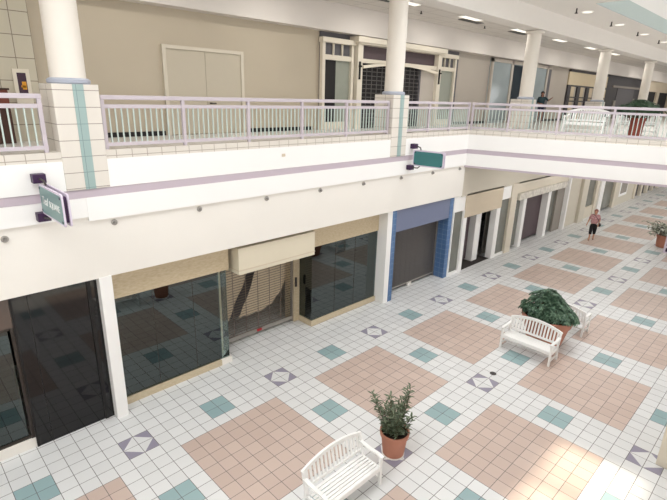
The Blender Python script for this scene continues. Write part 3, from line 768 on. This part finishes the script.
b2 = dup(b1, (9.63, -3.78, 0), -PI/2, 'white slatted bench standing in front of the large planter', G1)
b3 = dup(b1, (12.1, -3.77, 0), PI/2, 'white bench mostly hidden behind the large planter', G1)
G2 = 'white benches on the upper bridge'
bxl = lambda y: edge_at(y)
b4 = dup(b1, (17.2, -1.66, 5.72), -PI/2 + .08, 'white bench behind the bridge railing, left of the upper potted shrub', G2)
b5 = dup(b1, (18.9, -3.0, 5.72), PI/2 + .08, 'white bench behind the upper potted shrub, seen through the railing', G2)
b6 = dup(b1, (18.0, -4.95, 5.72), -PI/2 + .08, 'white bench behind the bridge railing at the right edge', G2)

# ------------------------------------------------------------------ planters
def pot(t, r0, r1, h, rim, m):
    MB().lathe([(r0*.92, 0), (r0, .01), (r1*.93, h-rim), (r1, h-rim+.005), (r1*1.02, h), (r1*.9, h), (r1*.88, h-.06)], 44).build('pot', m, t, smooth='auto')
    MB().lathe([(r1*.9, h-.1), (r1*.9, h-.05)], 32).build('soil', 'soil', t)
def rv(): return Vector((random.gauss(0, 1), random.gauss(0, 1), random.gauss(0, 1))).normalized()

# near oleander
t = thing('potted_plant', 'terracotta pot with upright narrow-leaved shrub beside the nearest bench', 'potted plant', (3.66, -3.68, 0), 0, 'terracotta planters on the lower floor')
MB().lathe([(.225, 0), (.225, .025)], 36).build('saucer', 'wall_white', t)
ch = bpy.data.objects.new('x', None); bpy.data.objects.remove(ch)
MB().lathe([(.2, .025), (.215, .03), (.265, .45), (.29, .455), (.3, .54), (.265, .54), (.26, .48)], 44).build('pot', 'terra', t, smooth='auto')
MB().lathe([(.26, .44), (.26, .49)], 32).build('soil', 'soil', t)
st = MB(); lf = MB()
stems = []
for i in range(26):
    a = random.uniform(0, 2*PI); rr = random.uniform(.02, .2); h = random.uniform(.3, .72)
    lean = Vector((math.cos(a), math.sin(a), 0))*random.uniform(.02, .16)
    b = Vector((rr*math.cos(a), rr*math.sin(a), .47)); stems.append((b, b + lean + Vector((0, 0, h))))
for (dx, dy, h) in ((-.08, .46, .72), (-.1, .4, .66), (-.04, .5, .64), (.12, -.16, 1.12), (.1, -.12, 1.06), (.16, -.1, .95), (-.02, .12, .86), (.0, .16, .8), (.05, .0, .8), (.02, -.3, .6)):
    b = Vector((dx*.3, dy*.3, .47)); stems.append((b, b + Vector((dx*.9, dy*.9, h))))
for b, e in stems:
    mid = (b+e)/2 + Vector((random.uniform(-.03, .03), random.uniform(-.03, .03), 0))
    st.tube([b, mid, e], [.007, .005, .003], 5)
    n = 9 + int((e.z-.47)*26)
    for k in range(n):
        q = .12 + .9*k/n; p_ = b.lerp(mid, q*2) if q < .5 else mid.lerp(e, min(1, q*2-1))
        a = k*2.4 + random.random(); up = random.uniform(.1, .9)
        lf.leaf(p_, (math.cos(a), math.sin(a), up), (0, 0, 1), random.uniform(.1, .165), random.uniform(.03, .046), random.uniform(0, .35))
st.build('stems', 'stem', t); lf.build('foliage', 'leaf1', t)

# umbrella plant in large planter
def umbrella(t, cx, cy, zc, rx, ry, rz, n, m, tilt=(0, 0), L=.15, W=.06, droop=.3):
    lf = MB(); st = MB()
    for i in range(n):
        zz = random.uniform(-.25, 1.0); a0 = random.uniform(0, 2*PI); q = random.uniform(.3, 1.0)**.5
        if zz < .25: q = random.uniform(.8, 1.0)
        rr = (1 - max(zz, 0)**2.2*.75) * q * (1 + .1*math.sin(3*a0 + 1) + .07*math.sin(7*a0))
        d = Vector((math.cos(a0)*rr, math.sin(a0)*rr, max(.05, zz))).normalized()
        p_ = Vector((cx + math.cos(a0)*rr*rx, cy + math.sin(a0)*rr*ry, zc + zz*rz*(1 - .25*q*q)))
        p_.z += (tilt[0]*(p_.x-cx) + tilt[1]*(p_.y-cy))*max(0, zz+.2)
        ax = (d + Vector((0, 0, .8))).normalized()
        s1 = ax.cross(Vector((1, .3, .1))).normalized(); s2 = ax.cross(s1)
        k0 = random.random()*6
        for k in range(8):
            a = k0 + 2*PI*k/8
            lf.leaf(p_, s1*math.cos(a) + s2*math.sin(a) + ax*.25, ax, L*random.uniform(.8, 1.15), W, droop)
        if i % 4 == 0: st.tube([(cx + (p_.x-cx)*.2, cy + (p_.y-cy)*.2, zc-rz*.75), p_], [.012, .005], 5)
    st.build('stems', 'stem', t); lf.build('foliage', m, t)
t = thing('planter', 'large terracotta planter with dense umbrella plant between two white benches', 'planter', (10.74, -3.77, 0), 0, 'terracotta planters on the lower floor')
MB().lathe([(.47, 0), (.49, .01), (.64, .62), (.68, .63), (.73, .86), (.66, .86), (.64, .78)], 52).build('pot', 'terra', t, smooth='auto')
MB().lathe([(.645, .74), (.645, .8)], 36).build('soil', 'soil', t)
umbrella(t, .02, -.03, 1.0, .59, .72, .65, 500, 'leaf2', (0, .3), L=.115, W=.055, droop=.15)

# right edge pot with silvery plant
t = thing('potted_plant', 'terracotta pot with silvery leaved plant at the right edge', 'potted plant', (25.3, -3.74, 0), 0, 'terracotta planters on the lower floor')
pot(t, .3, .36, .62, .1, 'terra')
lf = MB(); st = MB()
for i in range(34):
    a = random.uniform(0, 2*PI); sp = random.uniform(.15, 1.1); h = random.uniform(.2, .9) if sp < .6 else random.uniform(0, .6)
    b = Vector((.1*math.cos(a), .1*math.sin(a), .55)); e = Vector((sp*math.cos(a), sp*math.sin(a), .62 + h))
    mid = (b+e)/2 + Vector((0, 0, .15)); st.tube([b, mid, e], [.012, .009, .005], 5)
    for k in range(16):
        q = .25 + .75*k/15; p_ = b.lerp(mid, q*2) if q < .5 else mid.lerp(e, q*2-1)
        d = rv(); d.z = abs(d.z)*.6; lf.leaf(p_, d, (0, 0, 1), random.uniform(.16, .28), random.uniform(.08, .13), .4)
st.build('stems', 'stem', t); lf.build('foliage', 'leaf3', t)

# upper planter
t = thing('planter', 'dark terracotta planter with dark green shrub behind the bridge railing', 'planter', (17.3, -3.38, 5.72))
pot(t, .2, .27, .68, .1, 'terrad')
umbrella(t, 0, 0, .92, .62, .7, .42, 220, 'leaf4', L=.13, W=.055)

# ------------------------------------------------------------------ small floor things
t = thing('floor_drain', 'small dark round cover set in the white floor tiles', 'drain cover', (7.91, -3.63, 0))
MB().lathe([(.085, 0), (.085, .006), (.07, .008)], 28).build('cover', 'dgrey', t)
MB().lathe([(.02, .008), (.02, .011)], 12).build('screw', 'blackm', t)
t = thing('kiosk', 'plain beige kiosk corner at the lower right edge', 'kiosk', (7.31, -7.47, 0))
MB().box(0, 1.2, -.8, 0, 0, 1.04).build('body', 'kiosk', t, bevel=.012)
MB().box(-.02, 1.22, -.82, .02, 1.04, 1.08).build('top', 'cream', t, bevel=.008)
MB().box(.03, 1.17, -.77, -.03, -.0, .03).build('plinth', 'tan2', t)
t = thing('floor_sign', 'white standing board with dark purple squares at the right edge', 'sign', (23.7, -4.42, 0), math.radians(-90))
MB().box(-.35, .35, -.03, .03, .12, 1.0).build('board', 'lavsign', t, bevel=.01)
for zz in (.2, .48, .74): MB().box(-.26, -.04, -.036, -.03, zz, zz+.18).build('purple_square', 'purple', t)
for zz in (.2, .48, .74): MB().box(.04, .26, -.036, -.03, zz, zz+.18).build('purple_square', 'purple', t)
for sx in (-.25, .25): MB().box(sx-.03, sx+.03, -.2, .2, 0, .12).build('foot', 'white', t)

# ------------------------------------------------------------------ ceiling fixtures
names = ['first', 'second', 'third', 'fourth', 'fifth', 'sixth']
for i, x in enumerate((10.3, 14.2, 18.25, 22.5, 26.8, 30.9)):
    t = thing('ceiling_light', '%s lit ceiling panel, counting from the left, above the upper walkway' % names[i], 'ceiling light', (x, 1.95, 9.74), 0, 'lit panels above the upper walkway')
    MB().box(-.66, .66, -.17, .17, -.03, 0).build('frame', 'white', t); MB().box(-.6, .6, -.13, .13, -.036, -.03).build('diffuser', 'lamp', t)
for i, (x, y, lab) in enumerate(((9.3, 2.3, 'dark slotted ceiling vent left of the second column top'), (14.9, 2.35, 'dark slotted ceiling vent just behind a lit panel between two columns'), (19.0, 2.4, 'dark slotted ceiling vent behind the third column top'))):
    t = thing('ceiling_vent', lab, 'vent', (x, y, 9.74), 0, 'dark vents above the upper walkway')
    MB().box(-.7, .7, -.15, .15, -.02, 0).build('frame', 'grey', t)
    g = MB()
    for k in range(4): g.box(-.65, .65, -.12 + k*.065, -.08 + k*.065, -.026, -.02)
    g.build('slots', 'blackm', t)
for i, x in enumerate((15.3, 19.63, 23.95, 28.2, 32.5)):
    vis = ['near', 'leftmost', 'second', 'third', 'rightmost'][i]
    if i == 0: continue
    t = thing('downlight', '%s round downlight in the high ceiling beside the teal coffer' % vis, 'downlight', (x, -.15, 10.43), 0, 'round downlights in the high ceiling')
    MB().lathe([(.24, -.02), (.24, 0)], 28).build('trim_ring', 'white', t); MB().lathe([(.18, -.026), (.18, -.02)], 28).build('lens', 'lamp', t)
    t = thing('ceiling_sprinkler', '%s dark sprinkler hanging beside a round downlight' % ['', 'leftmost', 'second', 'third', 'rightmost'][i], 'sprinkler', (x-1.0, -.1, 10.43), 0, 'sprinklers in the high ceiling')
    MB().tube([(0, 0, 0), (0, 0, -.16)], .03, 8).build('pipe', 'dgrey', t); MB().lathe([(.06, -.19), (.06, -.16)], 12).build('deflector', 'dgrey', t)
for x, y, lab in ((7.6, 3.0, 'tiny dark sprinkler left of the second column on the upper ceiling'), (12.0, 2.6, 'tiny dark sprinkler right of the second column on the upper ceiling'), (16.4, 2.6, 'tiny dark sprinkler near the third column on the upper ceiling')):
    t = thing('ceiling_sprinkler', lab, 'sprinkler', (x, y, 9.74), 0, 'sprinklers above the upper walkway')
    MB().tube([(0, 0, 0), (0, 0, -.07)], .022, 8).build('pipe', 'dgrey', t); MB().lathe([(.04, -.09), (.04, -.07)], 12).build('deflector', 'dgrey', t)

# ------------------------------------------------------------------ people
def skin_graph(name, verts, edges, root, sub=2):
    me = bpy.data.meshes.new(name); me.from_pydata([v[0] for v in verts], edges, [])
    o = bpy.data.objects.new(name, me); C.objects.link(o)
    o.modifiers.new('skin', 'SKIN')
    for i, v in enumerate(verts):
        sv = me.skin_vertices[0].data[i]; sv.radius = v[1] if isinstance(v[1], tuple) else (v[1], v[1]); sv.use_root = (i == root)
    sb = o.modifiers.new('sub', 'SUBSURF'); sb.levels = sub; sb.render_levels = sub
    bpy.context.view_layer.update()
    ev = bpy.data.meshes.new_from_object(o.evaluated_get(bpy.context.evaluated_depsgraph_get()))
    bpy.data.objects.remove(o); bpy.data.meshes.remove(me)
    return ev
def mesh_obj(name, me, mats, parent):
    me.materials.clear()
    for m in mats: me.materials.append(M[m])
    me.polygons.foreach_set('use_smooth', [True]*len(me.polygons)); me.name = name
    o = bpy.data.objects.new(name, me); C.objects.link(o); o.parent = parent
    return o
def add_mesh(me, mb, mi):
    bm = bmesh.new(); bm.from_mesh(me)
    vs = [bm.verts.new(v) for v in mb.v]
    for f_ in mb.f:
        fa = bm.faces.new([vs[i] for i in f_]); fa.material_index = mi
    bm.to_mesh(me); bm.free()
def person(label, loc, rz, J, skin, top_m, bot_m, hair_m, legs_cover, sleeve, longhair, bulk=1.0):
    """J: joint positions; person faces local -y, own left is +x"""
    t = thing('person', label, 'person', loc, rz)
    V = []; E = []
    def v(p, r): V.append((p, r)); return len(V)-1
    pel = v(J['pelvis'], (.135, .095)); sp = v(J['waist'], (.115, .085)); chs = v(J['chest'], (.14, .095)); nb = v(J['neckbase'], (.06, .055)); nk = v(J['neck'], (.047, .047))
    hd = Vector(J['head']); h0 = v(tuple(hd + Vector((0, 0, -.04))), (.06, .07)); h1 = v(tuple(hd + Vector((0, .01, .05))), (.065, .08))
    E += [(pel, sp), (sp, chs), (chs, nb), (nb, nk), (nk, h0), (h0, h1)]
    for s in ('L', 'R'):
        sh = v(J['sh'+s], .052); el = v(J['el'+s], .04); wr = v(J['wr'+s], (.028, .024))
        E += [(chs, sh), (sh, el), (el, wr)]
        w_ = Vector(J['wr'+s]); d_ = (w_ - Vector(J['el'+s])).normalized()
        sx = 1 if s == 'L' else -1
        fwd = Vector((0, -1, 0)) - d_*d_.dot(Vector((0, -1, 0))); fwd.normalize()
        pm = w_ + d_*.07; pi = v(tuple(pm), (.034, .02)); E.append((wr, pi))
        for k, L in enumerate((.062, .072, .066, .05)):
            b0 = pm + fwd*(.027 - .018*k) + d_*.02; curl = (d_ + Vector((-sx*.25, 0, 0)) + fwd*.1).normalized()
            a = v(tuple(b0 + d_*L*.5), .0095); c = v(tuple(b0 + d_*L*.5 + curl*L*.55), .008); E += [(pi, a), (a, c)]
        tb = w_ + d_*.035 + fwd*.03; a = v(tuple(tb), .012); c = v(tuple(tb + fwd*.02 + d_*.04), .0095); E += [(wr, a), (a, c)]
    for s in ('L', 'R'):
        hp = v(J['hip'+s], (.088, .088)); kn = v(J['kn'+s], (.056, .056)); cf = Vector(J['kn'+s]).lerp(Vector(J['an'+s]), .35) + Vector((0, .015, 0)); cv = v(tuple(cf), .052)
        an = v(J['an'+s], .034); a_ = Vector(J['an'+s]); fd = Vector(J['toe'+s])
        hl = v(tuple(a_ + Vector((0, .035, -.045))), .03); ml = v(tuple(a_.lerp(fd, .6)), (.036, .028)); to = v(tuple(fd), (.034, .02))
        E += [(pel, hp), (hp, kn), (kn, cv), (cv, an), (an, hl), (an, ml), (ml, to)]
    me = skin_graph('body', V, E, 0)
    for p_ in me.polygons: p_.material_index = 0
    fm = MB(); fm.sphere(tuple(hd + Vector((0, 0, .02))), .074, .092, .108, 20, 14); add_mesh(me, fm, 0)
    nm = MB(); nm.tube([hd + Vector((0, -.088, .035)), hd + Vector((0, -.106, -.005)), hd + Vector((0, -.088, -.012))], [.008, .016, .01], 8)
    nm.sphere(tuple(hd + Vector((.076, .005, .01))), .012, .022, .032, 10, 6); nm.sphere(tuple(hd + Vector((-.076, .005, .01))), .012, .022, .032, 10, 6); add_mesh(me, nm, 0)
    em = MB(); em.sphere(tuple(hd + Vector((.03, -.083, .03))), .012, .008, .007, 10, 6); em.sphere(tuple(hd + Vector((-.03, -.083, .03))), .012, .008, .007, 10, 6); add_mesh(me, em, 1)
    lm = MB(); lm.sphere(tuple(hd + Vector((0, -.082, -.045))), .022, .01, .008, 10, 6); add_mesh(me, lm, 2)
    mesh_obj('body', me, [skin, 'eye', 'lip'], t)
    # top
    V2 = []; E2 = []
    def w(p, r): V2.append((tuple(p), (r[0]*bulk, r[1]*bulk) if isinstance(r, tuple) else r*(1+(bulk-1)*.7))); return len(V2)-1
    a0 = w(Vector(J['pelvis']) + Vector((0, 0, -.02)), (.168, .125)); a1 = w(J['waist'], (.15, .115)); a2 = w(J['chest'], (.168, .125)); a3 = w(Vector(J['neckbase']) + Vector((0, 0, -.03)), (.085, .075))
    E2 += [(a0, a1), (a1, a2), (a2, a3)]
    for s in ('L', 'R'):
        b0 = w(J['sh'+s], .07); b1 = w(Vector(J['sh'+s]).lerp(Vector(J['el'+s]), min(1, sleeve)), .058); E2 += [(a2, b0), (b0, b1)]
        if sleeve > 1: b2 = w(Vector(J['el'+s]).lerp(Vector(J['wr'+s]), sleeve-1), .043); E2.append((b1, b2))
    mesh_obj('top', skin_graph('top', V2, E2, 0), [top_m], t)
    V2.clear(); E2.clear()
    a0 = w(Vector(J['pelvis']) + Vector((0, 0, .06)), (.15, .11)); a1 = w(Vector(J['pelvis']) + Vector((0, 0, -.05)), (.155, .12)); E2.append((a0, a1))
    for s in ('L', 'R'):
        b0 = w(J['hip'+s], .105); 
        q = min(1, legs_cover); b1 = w(Vector(J['hip'+s]).lerp(Vector(J['kn'+s]), q), .076 if q < 1 else .072); E2 += [(a1, b0), (b0, b1)]
        if legs_cover > 1: b2 = w(Vector(J['kn'+s]).lerp(Vector(J['an'+s]), legs_cover-1), .066); E2.append((b1, b2))
    mesh_obj('trousers' if legs_cover > 1 else 'shorts', skin_graph('trousers', V2, E2, 0), [bot_m], t)
    # shoes
    for s in ('L', 'R'):
        a_, fd = Vector(J['an'+s]), Vector(J['toe'+s]); d_ = (fd - a_); d_.z = 0; d_.normalize()
        z = fd.z - .03
        g = MB(); c = a_.lerp(fd, .45); g.sphere((c.x, c.y, fd.z - .015), .045, .135, .026, 14, 8); g.build('shoe', 'shoe', t, smooth=True)
    # hair
    g = MB(); g.sphere(tuple(hd + Vector((0, .025, .05))), .1, .108, .1, 18, 12)
    if longhair: g.sphere(tuple(hd + Vector((0, .05, -.08))), .088, .06, .18, 16, 12)
    else: g.sphere(tuple(hd + Vector((0, .045, -.03))), .086, .068, .1, 16, 10)
    g.build('hair', hair_m, t, smooth=True)
    return t
JW = dict(pelvis=(0, 0, .86), waist=(0, .0, 1.0), chest=(0, .0, 1.2), neckbase=(0, .01, 1.345), neck=(0, 0, 1.4), head=(0, -.02, 1.49),
    shL=(.165, .01, 1.29), elL=(.235, .05, 1.04), wrL=(.2, -.06, .84), shR=(-.165, .01, 1.29), elR=(-.25, .03, 1.05), wrR=(-.31, -.05, .84),
    hipL=(.085, 0, .82), knL=(.085, .02, .46), anL=(.08, .13, .085), toeL=(.085, -.03, .04), hipR=(-.085, 0, .82), knR=(-.09, -.09, .46), anR=(-.1, -.16, .075), toeR=(-.11, -.31, .03))
wm = person('woman walking on the lower floor in pink patterned top and black cropped trousers', (23.8, -.82, 0), math.radians(-74), JW, 'skin', 'pinktop', 'blackcloth', 'hair1', 1.45, .9, False, 1.28)
g = MB(); g.sphere((.26, .02, .82), .07, .13, .1, 14, 10); bg = g.build('shoulder_bag', 'bag', wm, smooth=True)
MB().tube([(.24, -.07, .88), (.17, -.13, 1.1), (.06, -.15, 1.25), (-.1, -.1, 1.38), (-.12, .05, 1.36)], .012, 8).build('bag_strap', 'bag', bg)
JU = dict(pelvis=(0, 0, .9), waist=(0, .0, 1.05), chest=(0, .0, 1.25), neckbase=(0, .01, 1.4), neck=(0, 0, 1.455), head=(0, -.02, 1.55),
    shL=(.17, .01, 1.34), elL=(.33, -.1, 1.2), wrL=(.46, -.24, 1.31), shR=(-.17, .01, 1.34), elR=(-.2, .02, 1.07), wrR=(.02, -.19, 1.02),
    hipL=(.09, 0, .86), knL=(.1, -.02, .48), anL=(.1, .02, .085), toeL=(.11, -.14, .03), hipR=(-.09, 0, .86), knR=(-.09, -.01, .48), anR=(-.1, .02, .085), toeR=(-.12, -.14, .03))
person('person in dark teal top with raised arm on the upper floor near the third column', (24.7, 3.3, 5.72), math.radians(-68), JU, 'skin2', 'tealcloth', 'navycloth', 'hair2', .55, 1.1, True)

# ------------------------------------------------------------------ light
sun = bpy.data.lights.new('sun', 'SUN'); sun.energy = 9.0; sun.angle = math.radians(2.2); sun.color = (1.0, .88, .68)
so = bpy.data.objects.new('sun', sun); C.objects.link(so)
so.rotation_euler = Vector((-.12, -.36, -1)).to_track_quat('-Z', 'Y').to_euler()
def area(name, loc, sx, sy, power, col=(1, 1, 1), rot=(0, 0, 0)):
    l = bpy.data.lights.new(name, 'AREA'); l.shape = 'RECTANGLE'; l.size = sx; l.size_y = sy; l.energy = power; l.color = col
    o = bpy.data.objects.new(name, l); C.objects.link(o); o.location = loc; o.rotation_euler = rot; return o
DAY = (.985, .99, 1.0)
area('skylight_west', (-4.5, -3.65, 12.4), 10.5, 5.0, 1500, DAY)
area('skylight_near', (11.6, -3.65, 12.4), 6.4, 5.0, 950, DAY)
area('skylight_mid', (28, -3.65, 12.4), 19.6, 5.0, 700, DAY).data.spread = math.radians(75)
area('skylight_far', (51, -3.65, 12.4), 19.6, 5.0, 900, DAY).data.spread = math.radians(75)
area('south_fill_light', (6, -11.8, 7.7), 34, 3.6, 1750, DAY, (math.radians(108), 0, 0))  # added fill panels that brighten fascia, upper wall and ceiling; no windows there
area('south_fill_light', (42, -11.8, 7.7), 34, 3.6, 1750, DAY, (math.radians(108), 0, 0))
area('lower_south_light', (6, -11.8, 2.2), 34, 3.6, 700, DAY, (math.radians(90), 0, 0))
area('lower_south_light', (42, -11.8, 2.2), 34, 3.6, 1300, DAY, (math.radians(90), 0, 0))
WARM = (1.0, .965, .91)
for i, x in enumerate((17.5, 22.5, 28, 34, 40, 48, 56)):
    area('lower_lamp_and_fill', (x, -3.2, 4.46), 3.4, 3.4, 95, (1, .98, .95))
    area('lower_lamp_and_fill', (x, -.4, 4.46), 3.0, .4, 45, (1, .98, .95))  # second row, added as fill to brighten the far shopfronts
for i, x in enumerate((-4, 2, 6.2, 10.3, 14.2, 18.25, 22.5, 26.8, 30.9, 36, 43, 50)):
    area('walkway_light', (x, 2.4, 9.68), 1.2, .3, 52, WARM)
wd = bpy.data.worlds.new('world'); bpy.context.scene.world = wd; wd.use_nodes = True
bgn = wd.node_tree.nodes['Background']; bgn.inputs[0].default_value = (.75, .85, 1.0, 1); bgn.inputs[1].default_value = 2.0

sc = bpy.context.scene
sc.view_settings.view_transform = 'Standard'; sc.view_settings.look = 'None'; sc.view_settings.gamma = 1.0; sc.view_settings.use_curve_mapping = False
sc.view_settings.exposure = -0.76
sc.cycles.max_bounces = 8; sc.cycles.diffuse_bounces = 5; sc.cycles.transparent_max_bounces = 12
